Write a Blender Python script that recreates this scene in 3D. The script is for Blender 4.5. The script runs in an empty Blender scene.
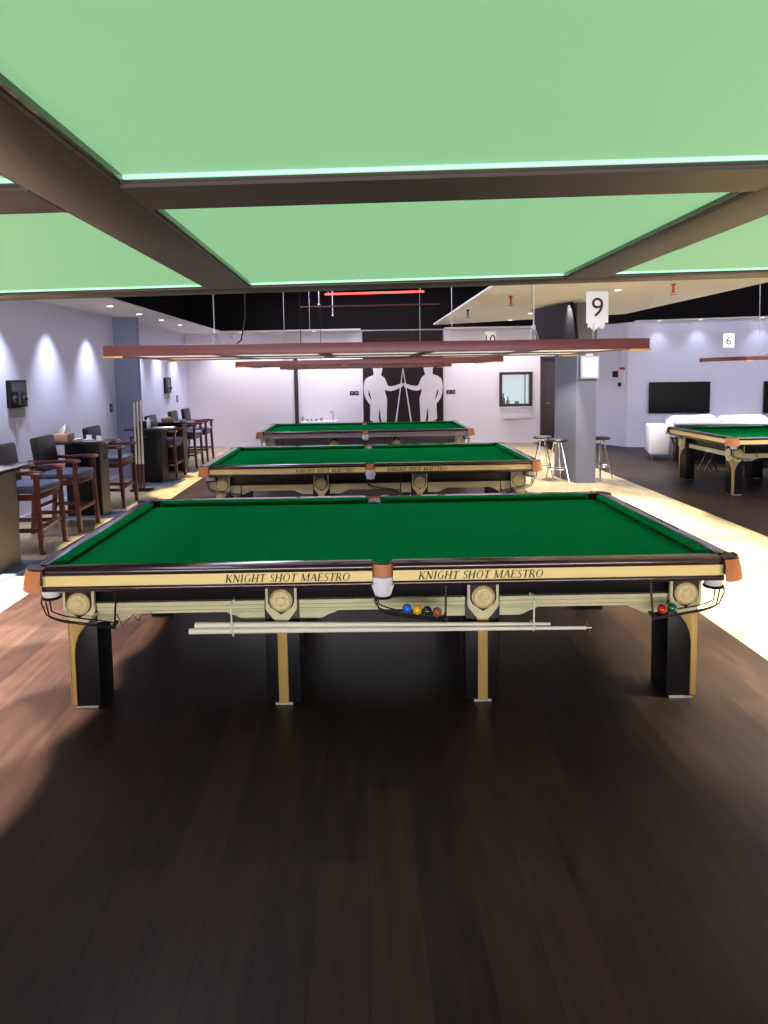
import bpy, bmesh, math, random
from math import pi, sin, cos, radians as R
from mathutils import Vector, Matrix
random.seed(7)
C = bpy.context.scene.collection
S = bpy.context.scene

# ------------------------------------------------------------------ materials
def mat(name, col, rough=.5, metal=0, spec=.5, emit=None, es=1, noise=0, nscale=8, bump=0, bscale=40, coat=0, trans=0):
    m = bpy.data.materials.new(name); m.use_nodes = True
    nt = m.node_tree; b = nt.nodes['Principled BSDF']
    b.inputs['Base Color'].default_value = (*col, 1)
    b.inputs['Roughness'].default_value = rough
    b.inputs['Metallic'].default_value = metal
    b.inputs['Specular IOR Level'].default_value = spec
    b.inputs['Coat Weight'].default_value = coat
    b.inputs['Transmission Weight'].default_value = trans
    if emit:
        b.inputs['Emission Color'].default_value = (*emit, 1)
        b.inputs['Emission Strength'].default_value = es
    tc = nt.nodes.new('ShaderNodeTexCoord')
    if noise:
        n = nt.nodes.new('ShaderNodeTexNoise'); n.inputs['Scale'].default_value = nscale; n.inputs['Detail'].default_value = 4
        nt.links.new(tc.outputs['Object'], n.inputs['Vector'])
        mx = nt.nodes.new('ShaderNodeMix'); mx.data_type = 'RGBA'
        mx.inputs[6].default_value = (*[c * (1 - noise) for c in col], 1)
        mx.inputs[7].default_value = (*[min(1, c * (1 + noise)) for c in col], 1)
        nt.links.new(n.outputs['Fac'], mx.inputs[0]); nt.links.new(mx.outputs[2], b.inputs['Base Color'])
    if bump:
        n = nt.nodes.new('ShaderNodeTexNoise'); n.inputs['Scale'].default_value = bscale; n.inputs['Detail'].default_value = 3
        nt.links.new(tc.outputs['Object'], n.inputs['Vector'])
        bp = nt.nodes.new('ShaderNodeBump'); bp.inputs['Strength'].default_value = bump; bp.inputs['Distance'].default_value = .01
        nt.links.new(n.outputs['Fac'], bp.inputs['Height']); nt.links.new(bp.outputs[0], b.inputs['Normal'])
    return m

def plank_mat(name, a, b_, mortar, rough, rot=90, w=1.25, h=.19, spec=.5):
    m = mat(name, a, rough, spec=spec); nt = m.node_tree; b = nt.nodes['Principled BSDF']
    tc = nt.nodes['Texture Coordinate']
    mp = nt.nodes.new('ShaderNodeMapping'); mp.inputs['Rotation'].default_value = (0, 0, R(rot))
    nt.links.new(tc.outputs['Object'], mp.inputs['Vector'])
    br = nt.nodes.new('ShaderNodeTexBrick'); br.inputs['Scale'].default_value = 1
    br.inputs['Brick Width'].default_value = w; br.inputs['Row Height'].default_value = h
    br.inputs['Mortar Size'].default_value = .002; br.inputs['Bias'].default_value = 0; br.offset = .37
    br.inputs['Color1'].default_value = (*a, 1); br.inputs['Color2'].default_value = (*b_, 1); br.inputs['Mortar'].default_value = (*mortar, 1)
    nt.links.new(mp.outputs[0], br.inputs['Vector'])
    mp2 = nt.nodes.new('ShaderNodeMapping'); mp2.inputs['Scale'].default_value = (9, 1.2, 1)
    nt.links.new(tc.outputs['Object'], mp2.inputs['Vector'])
    n = nt.nodes.new('ShaderNodeTexNoise'); n.inputs['Scale'].default_value = 2.2; n.inputs['Detail'].default_value = 6
    nt.links.new(mp2.outputs[0], n.inputs['Vector'])
    mr = nt.nodes.new('ShaderNodeMapRange'); mr.inputs[1].default_value = .3; mr.inputs[2].default_value = .7; mr.inputs[3].default_value = .62; mr.inputs[4].default_value = 1.25
    nt.links.new(n.outputs['Fac'], mr.inputs[0])
    mx = nt.nodes.new('ShaderNodeVectorMath'); mx.operation = 'SCALE'
    nt.links.new(br.outputs['Color'], mx.inputs[0]); nt.links.new(mr.outputs[0], mx.inputs['Scale'])
    nt.links.new(mx.outputs[0], b.inputs['Base Color'])
    return m

M = dict(
 cloth=mat('green_baize', (.0015, .165, .036), .95, spec=.0, noise=.08, nscale=3, bump=.05, bscale=300),
 railwood=mat('dark_mahogany', (.028, .010, .012), .22, coat=.5, noise=.3, nscale=14),
 cream=mat('cream_lacquer', (.86, .69, .27), .38, noise=.05, nscale=5),
 creamg=mat('pale_cream_moulding', (.60, .58, .36), .42, noise=.06, nscale=5),
 gold=mat('gold_trim', (.46, .31, .10), .35, metal=.3),
 medal=mat('cream_gold_medallion', (.66, .56, .30), .4, metal=.25, noise=.25, nscale=60, bump=.5, bscale=90),
 black=mat('black_lacquer', (.005, .005, .006), .38, spec=.25),
 blackm=mat('black_metal', (.012, .010, .010), .4, metal=.6),
 leather=mat('tan_leather', (.52, .20, .075), .55, noise=.12, nscale=20),
 pocket=mat('white_pocket_net', (.78, .80, .88), .7, noise=.12, nscale=90, bump=.6, bscale=160),
 letter=mat('black_lettering', (.03, .02, .01), .6),
 lampframe=mat('plum_brown_lamp_frame', (.17, .048, .052), .4, noise=.15, nscale=10),
 frameshade=mat('backlit_lamp_frame', (.040, .026, .021), .45, noise=.15, nscale=10),  # lamp frame with backlit shade put into the colour
 brass=mat('brass_corner', (.75, .42, .10), .35, metal=.5),
 diff=mat('warm_white_diffuser', (.75, .70, .68), .6, emit=(1, .90, .86), es=.55),
 diffg=mat('green_bounce_diffuser', (.08, .14, .09), .55, spec=.3, emit=(.275, .60, .30), es=.86),  # bounced green light put into the panel as its own emission
 edgeglint=mat('pale_green_edge_glint', (.2, .4, .3), .5, emit=(.45, .95, .60), es=.95),  # bright line on the panel edge painted as a glowing strip
 wall=mat('white_wall_paint', (.68, .69, .88), .9, spec=.2, noise=.02, nscale=1.5),
 wallback=mat('pale_rose_white_paint', (.80, .745, .81), .9, spec=.2, noise=.02, nscale=1.5),
 ceil=mat('white_ceiling_paint', (.74, .72, .73), .95, spec=.1),
 void=mat('black_ceiling_paint', (.012, .010, .012), .95, spec=.1),
 voidm=mat('dark_maroon_pipe', (.10, .02, .02), .6),
 pillar=mat('slate_blue_paint', (.25, .28, .44), .7, spec=.2),
 pillard=mat('grey_pillar_paint', (.135, .140, .175), .7, spec=.2),
 doorwood=mat('dark_brown_door', (.055, .033, .035), .45, noise=.2, nscale=6),
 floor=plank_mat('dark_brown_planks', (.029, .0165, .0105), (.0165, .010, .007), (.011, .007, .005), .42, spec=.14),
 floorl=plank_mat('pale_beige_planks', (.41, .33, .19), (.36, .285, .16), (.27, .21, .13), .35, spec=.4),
 redwood=mat('red_mahogany', (.080, .014, .010), .3, coat=.4, noise=.35, nscale=12),
 bleather=mat('black_leather', (.010, .011, .016), .42, bump=.15, bscale=60),
 seat=mat('slate_blue_seat_leather', (.075, .09, .165), .5, bump=.1, bscale=50),
 bartop=mat('black_table_top', (.02, .02, .023), .18, coat=.4),
 barbody=mat('black_table_body', (.006, .006, .006), .35, spec=.25),
 barside=mat('taupe_table_side', (.11, .095, .085), .4, noise=.15, nscale=8),
 plinth=mat('blue_grey_plinth', (.10, .14, .22), .25, spec=.6),
 chrome=mat('chrome', (.72, .72, .74), .18, metal=1),
 hook=mat('pale_painted_metal', (.70, .70, .60), .35),
 steel=mat('galvanised_steel', (.5, .5, .52), .4, metal=.8),
 white=mat('white_plastic', (.70, .70, .73), .5),
 paper=mat('white_paper', (.86, .85, .88), .8),
 greypl=mat('grey_plastic', (.33, .33, .36), .6),
 dgrey=mat('dark_grey_plastic', (.06, .06, .07), .5),
 screen=mat('black_screen', (.004, .004, .005), .3, spec=.15),
 panelart=mat('dark_brown_art_panel', (.030, .019, .019), .8, spec=.15, noise=.25, nscale=1.2),
 fig=mat('pale_silhouette_paint', (.76, .70, .74), .8),
 tan=mat('tan_card', (.48, .28, .16), .7, noise=.1, nscale=10),
 cuew=mat('pale_ash_cue', (.80, .76, .62), .35, noise=.08, nscale=6),
 cued=mat('dark_cue_butt', (.10, .035, .02), .3),
 light=mat('lit_lamp_lens', (.9, .9, .9), .5, emit=(1, .96, .98), es=9),
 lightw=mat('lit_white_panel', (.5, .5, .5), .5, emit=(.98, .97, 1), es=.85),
 ledred=mat('red_led_tube', (.5, .02, .02), .5, emit=(1, .05, .05), es=5),
 red=mat('red_enamel', (.45, .03, .03), .5),
 glass=mat('pale_window_glass', (.80, .92, .95), .05, trans=.9, spec=.5),
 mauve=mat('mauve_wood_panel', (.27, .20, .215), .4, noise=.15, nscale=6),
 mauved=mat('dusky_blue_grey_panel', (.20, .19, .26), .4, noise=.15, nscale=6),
)

# ------------------------------------------------------------------ mesh builder
class MB:
    def __init__(s): s.bm = bmesh.new()
    def poly(s, pts): 
        vs = [s.bm.verts.new(p) for p in pts]; s.bm.faces.new(vs); return s
    def box(s, x0, x1, y0, y1, z0, z1, mtx=None):
        v = [Vector((x, y, z)) for z in (z0, z1) for y in (y0, y1) for x in (x0, x1)]
        if mtx: v = [mtx @ p for p in v]
        b = [s.bm.verts.new(p) for p in v]
        for f in ((0, 2, 3, 1), (4, 5, 7, 6), (0, 1, 5, 4), (2, 6, 7, 3), (0, 4, 6, 2), (1, 3, 7, 5)): s.bm.faces.new([b[i] for i in f])
        return s
    def rbox(s, x0, x1, y0, y1, z0, z1, r=.01, seg=2, mtx=None):
        t = bmesh.new(); o = MB.__new__(MB); o.bm = t; o.box(x0, x1, y0, y1, z0, z1)
        bmesh.ops.bevel(t, geom=list(t.edges), offset=r, segments=seg, profile=.5, affect='EDGES')
        if mtx: bmesh.ops.transform(t, matrix=mtx, verts=t.verts)
        s.merge(t); return s
    def merge(s, t):
        mp = {}
        for v in t.verts: mp[v] = s.bm.verts.new(v.co)
        for f in t.faces:
            try: s.bm.faces.new([mp[v] for v in f.verts])
            except ValueError: pass
        t.free()
    def rings(s, rs, closed=True, cap=True):
        L = [[s.bm.verts.new(p) for p in r] for r in rs]
        n = len(L[0])
        for a, b in zip(L, L[1:]):
            for i in range(n if closed else n - 1):
                j = (i + 1) % n
                s.bm.faces.new((a[i], a[j], b[j], b[i]))
        if cap and closed and n > 2:
            s.bm.faces.new(L[0][::-1]); s.bm.faces.new(L[-1])
        return s
    def prism(s, pts, axis, a, b):
        # pts 2D polygon; axis 'x','y','z' is the extrusion axis
        def P(u, v, w): return {'x': (w, u, v), 'y': (u, w, v), 'z': (u, v, w)}[axis]
        return s.rings([[P(u, v, a) for u, v in pts], [P(u, v, b) for u, v in pts]])
    def tube(s, pts, r, n=8, cap=True):
        pts = [Vector(p) for p in pts]; rs = r if isinstance(r, (list, tuple)) else [r] * len(pts)
        rings = []; up = None
        for i, p in enumerate(pts):
            d = (pts[min(i + 1, len(pts) - 1)] - pts[max(i - 1, 0)]).normalized()
            if up is None:
                up = d.orthogonal().normalized()
            up = (up - d * up.dot(d)).normalized(); w = d.cross(up)
            rings.append([p + (up * cos(2 * pi * k / n) + w * sin(2 * pi * k / n)) * rs[i] for k in range(n)])
        return s.rings(rings, cap=cap)
    def lathe(s, prof, c=(0, 0, 0), n=24, axis='z', a0=0, a1=360):
        full = abs(a1 - a0) >= 360; m = n if full else n + 1
        def P(r, h, t):
            x, y = r * cos(t), r * sin(t)
            q = {'z': (x, y, h), 'y': (x, h, y), 'x': (h, x, y)}[axis]
            return (q[0] + c[0], q[1] + c[1], q[2] + c[2])
        rs = [[P(r, h, R(a0 + (a1 - a0) * k / n)) for k in range(m)] for r, h in prof]
        return s.rings(rs, closed=full, cap=full)
    def build(s, name, m, parent=None, bevel=0, smooth=35, loc=None):
        bmesh.ops.recalc_face_normals(s.bm, faces=s.bm.faces)
        if bevel: bmesh.ops.bevel(s.bm, geom=[e for e in s.bm.edges if e.is_manifold and e.calc_face_angle(0) > .5], offset=bevel, segments=2, profile=.5, affect='EDGES', clamp_overlap=True)
        me = bpy.data.meshes.new(name); s.bm.to_mesh(me); s.bm.free()
        me.materials.append(m)
        if smooth: me.shade_smooth(); me.set_sharp_from_angle(angle=R(smooth))
        o = bpy.data.objects.new(name, me); C.objects.link(o)
        if parent: o.parent = parent
        if loc: o.location = loc
        return o

def tag(o, label, cat, group=None):
    o['label'] = label; o['category'] = cat
    if group: o['group'] = group
    return o
def thing(name, label, cat, loc=(0, 0, 0), rz=0, group=None):
    o = bpy.data.objects.new(name, None); C.objects.link(o); o.location = loc; o.rotation_euler.z = rz
    return tag(o, label, cat, group)
def struct(name, mb, m, **k):
    o = mb.build(name, m, **k); o['kind'] = 'structure'; return o
def dup(root, loc, label, rz=None):
    mp = {}
    def rec(o, par):
        c = o.copy(); C.objects.link(c); c.parent = par; mp[o] = c
        for ch in o.children: rec(ch, c)
        return c
    r = rec(root, None); r.location = loc; r['label'] = label
    if rz is not None: r.rotation_euler.z = rz
    return r
def swapmat(root, name, m):
    for ch in root.children_recursive:
        if ch.name.split('.')[0] == name:
            ch.data = ch.data.copy(); ch.data.materials[0] = m

# ------------------------------------------------------------------ serif italic lettering from strokes
def arc(cx, cy, rx, ry, a0, a1, w0, w1, n=14):
    # band with thickness varying from thin (top/bottom) to thick (sides)
    out, inn = [], []
    for k in range(n + 1):
        t = R(a0 + (a1 - a0) * k / n); w = w0 + (w1 - w0) * abs(cos(t))
        out.append((cx + rx * cos(t), cy + ry * sin(t))); inn.append((cx + (rx - w) * cos(t), cy + (ry - w0) * sin(t)))
    return [[out[i], out[i + 1], inn[i + 1], inn[i]] for i in range(n)]
def stem(x, y0=0, y1=1, w=.165, serif=(1, 1)):
    q = [[(x - w / 2, y0), (x + w / 2, y0), (x + w / 2, y1), (x - w / 2, y1)]]
    if serif[0]: q.append([(x - w / 2 - .08, y0), (x + w / 2 + .08, y0), (x + w / 2 + .08, y0 + .045), (x - w / 2 - .08, y0 + .045)])
    if serif[1]: q.append([(x - w / 2 - .08, y1 - .045), (x + w / 2 + .08, y1 - .045), (x + w / 2 + .08, y1), (x - w / 2 - .08, y1)])
    return q
def bar(x0, y0, x1, y1, w):
    d = Vector((x1 - x0, y1 - y0)).normalized(); n = Vector((-d.y, d.x)) * w / 2
    return [[(x0 - n.x, y0 - n.y), (x1 - n.x, y1 - n.y), (x1 + n.x, y1 + n.y), (x0 + n.x, y0 + n.y)]]
def ser(x, y, w=.24): return [[(x - w / 2, y - .0225), (x + w / 2, y - .0225), (x + w / 2, y + .0225), (x - w / 2, y + .0225)]]
T_, t_ = .17, .075
GL = {
 'K': (stem(.15) + bar(.22, .40, .66, .97, t_) + bar(.34, .52, .72, .03, T_) + ser(.66, .9775) + ser(.72, .0225), .84),
 'N': (stem(.13, w=t_) + stem(.73, w=t_, serif=(0, 1)) + bar(.12, .97, .73, .03, T_), .92),
 'I': (stem(.15), .36),
 'G': (arc(.42, .5, .38, .515, 48, 325, .06, .15, 26) + stem(.70, 0.06, .46, .13, (0, 1)), .88),
 'H': (stem(.15) + stem(.72) + bar(.15, .52, .72, .52, t_), .93),
 'T': (stem(.36, serif=(1, 0)) + bar(.02, .97, .70, .97, t_) + bar(.04, .80, .04, .99, .05) + bar(.68, .80, .68, .99, .05), .74),
 'S': (arc(.31, .745, .22, .26, 25, 250, .06, .13, 18) + arc(.31, .27, .25, .275, 100, -155, .06, .13, 18) + bar(.20, .56, .44, .47, .11), .62),
 'O': (arc(.44, .5, .42, .515, 0, 360, .06, .15, 32), .92),
 'M': (stem(.13, w=t_) + stem(.93) + bar(.15, .98, .50, .04, T_) + bar(.50, .04, .90, .97, t_), 1.12),
 'A': (bar(.08, .02, .40, .99, t_) + bar(.40, .99, .74, .02, T_) + bar(.20, .36, .60, .36, .05) + ser(.08, .0225) + ser(.74, .0225), .84),
 'E': (stem(.15) + bar(.15, .975, .60, .975, .05) + bar(.15, .52, .50, .52, .05) + bar(.15, .025, .64, .025, .05) + bar(.60, .80, .60, .99, .05) + bar(.64, .01, .64, .22, .05) + bar(.50, .42, .50, .62, .05), .72),
 'R': (stem(.15) + arc(.36, .745, .25, .255, -90, 90, .055, .13, 14) + bar(.15, .97, .37, .97, .055) + bar(.15, .515, .37, .515, .055) + bar(.38, .50, .70, .02, T_) + ser(.72, .0225, .18), .80),
 ' ': ([], .40),
}
def lettering(text, width, h, y, x0, z0, parent, name='lettering'):
    tot = sum(GL[c][1] + .05 for c in text); sx = width / tot; mb = MB(); x = 0; e = 0
    for c in text:
        polys, adv = GL[c]
        for p in polys:
            e += 1; yy = y - .0003 * (e % 4) * .25
            pts = [((x + px) * sx + .22 * (py - .5) * h + x0, yy, z0 + py * h) for px, py in p]
            ar = sum(pts[i][0] * pts[(i + 1) % 4][2] - pts[(i + 1) % 4][0] * pts[i][2] for i in range(4))
            if ar < 0: pts = pts[::-1]
            mb.rings([[(a, yy, b) for a, _, b in pts], [(a, yy + .0012, b) for a, _, b in pts]])
        x += adv + .05
    return mb.build(name, M['letter'], parent, smooth=10)

# ------------------------------------------------------------------ snooker table
def make_table(label):
    t = thing('snooker_table', label, 'snooker table', (0, 0, 0), group='full size snooker tables')
    HL, HW = 1.925, 1.035
    # bed with chamfered corners and middle notches
    a, b = 1.80, .905
    pts = [(-a + .07, -b), (-.05, -b), (-.03, -b + .03), (.03, -b + .03), (.05, -b), (a - .07, -b), (a, -b + .07), (a, b - .07), (a - .07, b), (.05, b), (.03, b - .03), (-.03, b - .03), (-.05, b), (-a + .07, b), (-a, b - .07), (-a, -b + .07)]
    MB().prism(pts, 'z', .80, .83).build('playing_bed', M['cloth'], t)
    # cushions
    def cushion(x0, x1, side):     # along x, outward = -y when side=-1
        prof = [(-.088, .872), (-.140, .866), (-.146, .858), (-.122, .831), (-.088, .831)]
        r0 = []; r1 = []
        for u, z in prof:
            k = (-u - .088) / .058
            r0.append((x0 + .055 * k, side * (HW + u), z)); r1.append((x1 - .055 * k, side * (HW + u), z))
        return [r0, r1]
    for sd in (-1, 1):
        for x0, x1 in ((-1.765, -.052), (.052, 1.765)):
            MB().rings(cushion(x0, x1, sd)).build('cushion', M['cloth'], t)
    for sd in (-1, 1):
        rr = cushion(-.875, .875, sd)
        rr = [[(sd * (HL - (HW - abs(p[1]))), p[0], p[2]) for p in r] for r in rr]
        MB().rings(rr).build('cushion', M['cloth'], t)
    capP = [(-.089, .79), (-.089, .873), (-.014, .873), (-.003, .866), (0, .856), (0, .842), (-.004, .834), (-.012, .832), (-.012, .79)]
    strP = [(-.05, .776), (-.006, .776), (-.006, .833), (-.05, .833)]
    lipP = [(-.05, .748), (-.002, .748), (.003, .755), (.003, .770), (-.002, .7765), (-.05, .7765)]
    def run(P, x0, x1, sd): return [[(x, sd * (HW + u), z) for u, z in P] for x in (x0, x1)]
    def runx(P, y0, y1, sd): return [[(sd * (HL + u), y, z) for u, z in P] for y in (y0, y1)]
    for sd in (-1, 1):
        for x0, x1 in ((-1.83, -.056), (.056, 1.83)):
            rl = MB().rings(run(capP, x0, x1, sd)).build('rail', M['railwood'], t, smooth=50)
            st = MB().rings(run(strP, x0, x1, sd)).build('rail_inlay', M['cream'], rl)
            st['label'] = 'cream inlay strip'
            MB().rings(run(lipP, x0, x1, sd)).build('rail_moulding', M['railwood'], rl, smooth=50)
            if sd == -1:
                lettering('KNIGHT SHOT MAESTRO', .67, .042, -HW + .0042, (-.842 if x0 < 0 else .195), .783, st)
        rl = MB().rings(runx(capP, -.94, .94, sd)).build('rail', M['railwood'], t, smooth=50)
        MB().rings(runx(strP, -.94, .94, sd)).build('rail_inlay', M['cream'], rl)
        MB().rings(runx(lipP, -.94, .94, sd)).build('rail_moulding', M['railwood'], rl, smooth=50)
    # pockets
    def pocket(cx, cy, a0, a1, ro, corner):
        n = 14
        MB().lathe([(.052, .79), (.052, .8745), (ro - .006, .8745), (ro - .002, .868), (ro - .002, .79)], (cx, cy, 0), n, 'z', a0, a1).build('pocket_cap', M['railwood'], t)
        fl = .022 if corner else .002; zb = .752 if corner else .776
        rz = [(ro, .866), (ro + .004, .846), (ro + fl * .6, .81), (ro + fl, zb), (ro + fl - .006, zb), (ro - .006, .83), (ro - .006, .866)]
        lo = MB().lathe(rz, (cx, cy, 0), n, 'z', a0 + (4 if corner else 0), a1 - (4 if corner else 0))
        lo.build('pocket_leather', M['leather'], t, smooth=60)
        MB().lathe([(.051, .870), (.051, .848), (.046, .848), (.046, .870)], (cx, cy, 0), n, 'z', a0, a1).build('pocket_lining', M['leather'], t)
        MB().lathe([(.051, .848), (.051, .815), (.046, .815), (.046, .848)], (cx, cy, 0), n, 'z', a0, a1).build('pocket_collar', M['pocket'], t)
        nx, ny = (cx, cy) if corner else (cx, cy * 1.035)
        MB().lathe([(.056, .80), (.056, .76), (.046, .705), (.042, .69), (.040, .69), (.053, .76), (.053, .80)], (nx, ny, 0), 20).build('pocket_net', M['pocket'], t)
        if not corner:     # white shield shaped cup below the leather
            s_ = -1 if cy < 0 else 1
            MB().prism([(-.062, .762), (-.045, .748), (0, .775), (.045, .748), (.062, .762), (.045, .71), (.03, .692), (-.03, .692), (-.045, .71)], 'y', s_ * (HW + .006), s_ * (HW - .05)).build('pocket_cup', M['white'], t, bevel=.003)
        rg = [(nx + .048 * cos(k * pi / 10), ny + .048 * sin(k * pi / 10), .690) for k in range(21)]
        MB().tube(rg, .008, 6).build('pocket_ring', M['blackm'], t)
    CX, CY = 1.825, .935
    for sx in (-1, 1):
        for sy in (-1, 1):
            ang = math.degrees(math.atan2(sy, sx))
            pocket(sx * CX, sy * CY, ang - 50, ang + 50, .120, True)
    for sy in (-1, 1): pocket(0, sy * .977, sy * 90 - 88, sy * 90 + 88, .060, False)
    # ball return rods
    def rods(x, y, dr, ln, dz=0):
        m = MB()
        for k, o in enumerate((-.03, 0, .03)):
            zz = .610 - dz - (.022 if k == 1 else 0)
            p = [(x - dr * .035 + o * .3 * dr, y + o, .688), (x - dr * .036 + o * .3 * dr, y + o, .66), (x - dr * .02, y + o, zz + .018), (x + dr * .02, y + o, zz), (x + dr * .06, y + o, zz - .012), (x + dr * ln, y + o, zz - .055)]
            m.tube(p, .0042, 6)
        m.build('ball_return_rods', M['blackm'], t)
        MB().tube([(x + dr * (ln + .01), y + .03, .80), (x + dr * (ln + .004), y + .02, .66), (x + dr * ln, y, .570 - dz), (x + dr * (ln), y, .535 - dz)], .006, 6).tube([(x + dr * ln, y - .035, .56 - dz), (x + dr * ln, y + .035, .56 - dz)], .011, 8).build('return_stop', M['blackm'], t)
    rods(-CX, -CY - .0, 1, .34, .03); rods(CX, -CY, -1, .33, .03); rods(0, -1.0, 1, .34)
    rods(-CX, CY, 1, .34, .03); rods(CX, CY, -1, .33, .03); rods(0, 1.0, -1, .34)
    # body
    MB().box(-1.70, 1.70, -.80, .80, .612, .80).build('body', M['black'], t, bevel=.004)
    def mould(x0, x1, y):       # stepped long moulding, along x
        s_ = -1 if y < 0 else 1; m = MB()
        P = [(0, .547), (.022, .547), (.022, .562), (.016, .564), (.016, .570), (.024, .572), (.024, .586), (.018, .588), (.018, .594), (.026, .596), (.026, .612), (0, .614)]
        return m.rings([[(x, y + s_ * u, z) for u, z in P] for x in (x0, x1)])
    for s_ in (-1, 1):
        for x0, x1 in ((-1.63, -.65), (-.49, .49), (.65, 1.63)):
            mould(x0, x1, s_ * .80).build('lower_moulding', M['creamg'], t, smooth=20)
        P = [(0, .547), (.022, .547), (.026, .612), (0, .614)]
        MB().rings([[(s_ * (1.70 + u), y, z) for u, z in P] for y in (-.66, .66)]).build('lower_moulding', M['creamg'], t)
        # ogee brackets each side of the legs
        for lx, dirs in ((-1.71, (1,)), (-.57, (-1, 1)), (.57, (-1, 1)), (1.71, (-1,))):
            for d in dirs:
                base = lx + d * .085
                pr = [(0, .55), (0, .502), (.13, .502), (.15, .508), (.18, .525), (.215, .536), (.235, .55)]
                MB().prism([(base + d * u, z) for u, z in pr], 'y', s_ * .802, s_ * .822).build('bracket', M['creamg'], t)
    # legs
    def shield(cx, s_, front, parent):      # front True: on the long side, facing s_*y; else on the end, facing s_*x
        w = .088
        sp = [(-w, .75), (-w, .575), (-w * .93, .56), (-.045, .512), (-.03, .50), (.03, .50), (.045, .512), (w * .93, .56), (w, .575), (w, .75)]
        def sh(off0, off1, pts, name, m, par):
            if front: mb = MB().prism([(cx[0] + u, z) for u, z in pts], 'y', s_ * (cx[1] + off0), s_ * (cx[1] + off1))
            else: mb = MB().prism([(cx[1] + u, z) for u, z in pts], 'x', s_ * (cx[0] + off0), s_ * (cx[0] + off1))
            return mb.build(name, m, par)
        sd = sh(0, .022, sp, 'leg_shield', M['creamg'], parent)
        ins = [(-.074, .745), (-.074, .60)] + [(-.074 + .074 * k / 6 * 1.0, .60 - .058 * (k / 6) ** .8 * (1 if k < 6 else 1.0)) for k in range(1, 7)] + [(.074 - .074 * (5 - k) / 6, .60 - .058 * ((5 - k) / 6) ** .8) for k in range(0, 5)] + [(.074, .60), (.074, .745)]
        ins = [(-.074, .745), (-.074, .61), (-.062, .583), (-.035, .562), (0, .540), (.035, .562), (.062, .583), (.074, .61), (.074, .745)]
        sh(.022, .0235, ins, 'shield_inlay', M['railwood'], sd)
        prof = [(0, .010), (.018, .010), (.022, .006), (.030, .006), (.034, .009), (.050, .009), (.054, .004), (.060, .010), (.064, .008), (.066, 0)]
        if front: mb = MB().lathe([(r, s_ * (cx[1] + .0235 + h)) for r, h in prof], (cx[0], 0, .622), 28, 'y')
        else: mb = MB().lathe([(r, s_ * (cx[0] + .0235 + h)) for r, h in prof], (0, cx[1], .622), 28, 'x')
        mb.build('medallion', M['medal'], sd, smooth=25)
    for s_ in (-1, 1):
        for lx in (-.57, .57):
            lg = MB().rbox(lx - .098, lx + .098, *(sorted((s_ * .835, s_ * .62))), .006, .62, .005).build('leg', M['black'], t)
            tr = [(-.028, .012), (-.028, .42), (-.031, .46), (-.036, .515), (.036, .515), (.031, .46), (.028, .42), (.028, .012)]
            MB().prism([(lx + u, z) for u, z in tr], 'y', s_ * .835, s_ * .848).build('leg_trim', M['gold'], lg, bevel=.003)
            MB().box(lx - .05, lx + .05, *sorted((s_ * .84, s_ * .62)), 0, .013).build('foot', M['steel'], lg)
            shield((lx, .835), s_, True, lg)
        for sx in (-1, 1):
            lg = MB().rbox(*sorted((sx * 1.625, sx * 1.778)), *sorted((s_ * .835, s_ * .62)), .006, .62, .005).build('leg', M['black'], t)
            tr = [(1.785, .02), (1.785, .56), (1.615, .56), (1.63, .535), (1.665, .515), (1.70, .475), (1.73, .43), (1.748, .38), (1.755, .33), (1.757, .02)]
            MB().prism([(sx * u, z) for u, z in tr], 'y', s_ * .833, s_ * .846).build('leg_trim', M['gold'], lg, bevel=.002)
            tr2 = [(.846, .02), (.846, .56), (.64, .56), (.65, .535), (.69, .515), (.74, .475), (.785, .43), (.81, .38), (.820, .33), (.822, .02)]
            MB().prism([(s_ * u, z) for u, z in tr2], 'x', sx * 1.776, sx * 1.789).build('leg_trim', M['gold'], lg, bevel=.002)
            MB().box(*sorted((sx * 1.64, sx * 1.775)), *sorted((s_ * .84, s_ * .64)), 0, .013).build('foot', M['steel'], lg)
            shield((sx * 1.713, .835), s_, True, lg)
            shield((1.778, s_ * .745), sx, False, lg)
    return t

def pt(x, y, z): return (x, y, z)
TX = .106
tables = []
t1 = make_table('large green snooker table nearest the camera, cues and coloured balls slung under its front rail')
t1.location = (TX, 4.615, 0)
t2 = dup(t1, (TX, 8.68, 0), 'green snooker table standing between the nearest table and the furthest one')
t3 = dup(t1, (TX - .02, 13.15, 0), 'furthest green snooker table in the row, mauve front, close to the silhouette mural')
t4 = dup(t1, (7.24, 10.79, 0), 'green snooker table at the right edge of the photo, in front of the white sofa')
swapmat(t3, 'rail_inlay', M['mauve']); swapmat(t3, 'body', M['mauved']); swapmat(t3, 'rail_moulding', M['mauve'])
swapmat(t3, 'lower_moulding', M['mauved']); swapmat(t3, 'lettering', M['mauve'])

# rest hooks on the front of the nearest table are parts of it
for hx in (-.84, .84):
    MB().tube([(hx, -.825, .60), (hx, -.835, .632), (hx + .006, -.90, .640), (hx, -.925, .618), (hx, -.925, .47), (hx + .003, -.905, .440), (hx, -.86, .445), (hx, -.85, .48)], .0055, 8).build('rest_hook', M['hook'], t1)
# zigzag wire under the left of the front
MB().tube([(-1.50, -.86, .56), (-1.47, -.86, .49), (-1.43, -.86, .53), (-1.41, -.86, .555), (-1.39, -.86, .53), (-1.375, -.86, .52), (-1.36, -.86, .55), (-1.30, -.86, .56)], .003, 6).build('hanging_wire', M['railwood'], t1)

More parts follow.
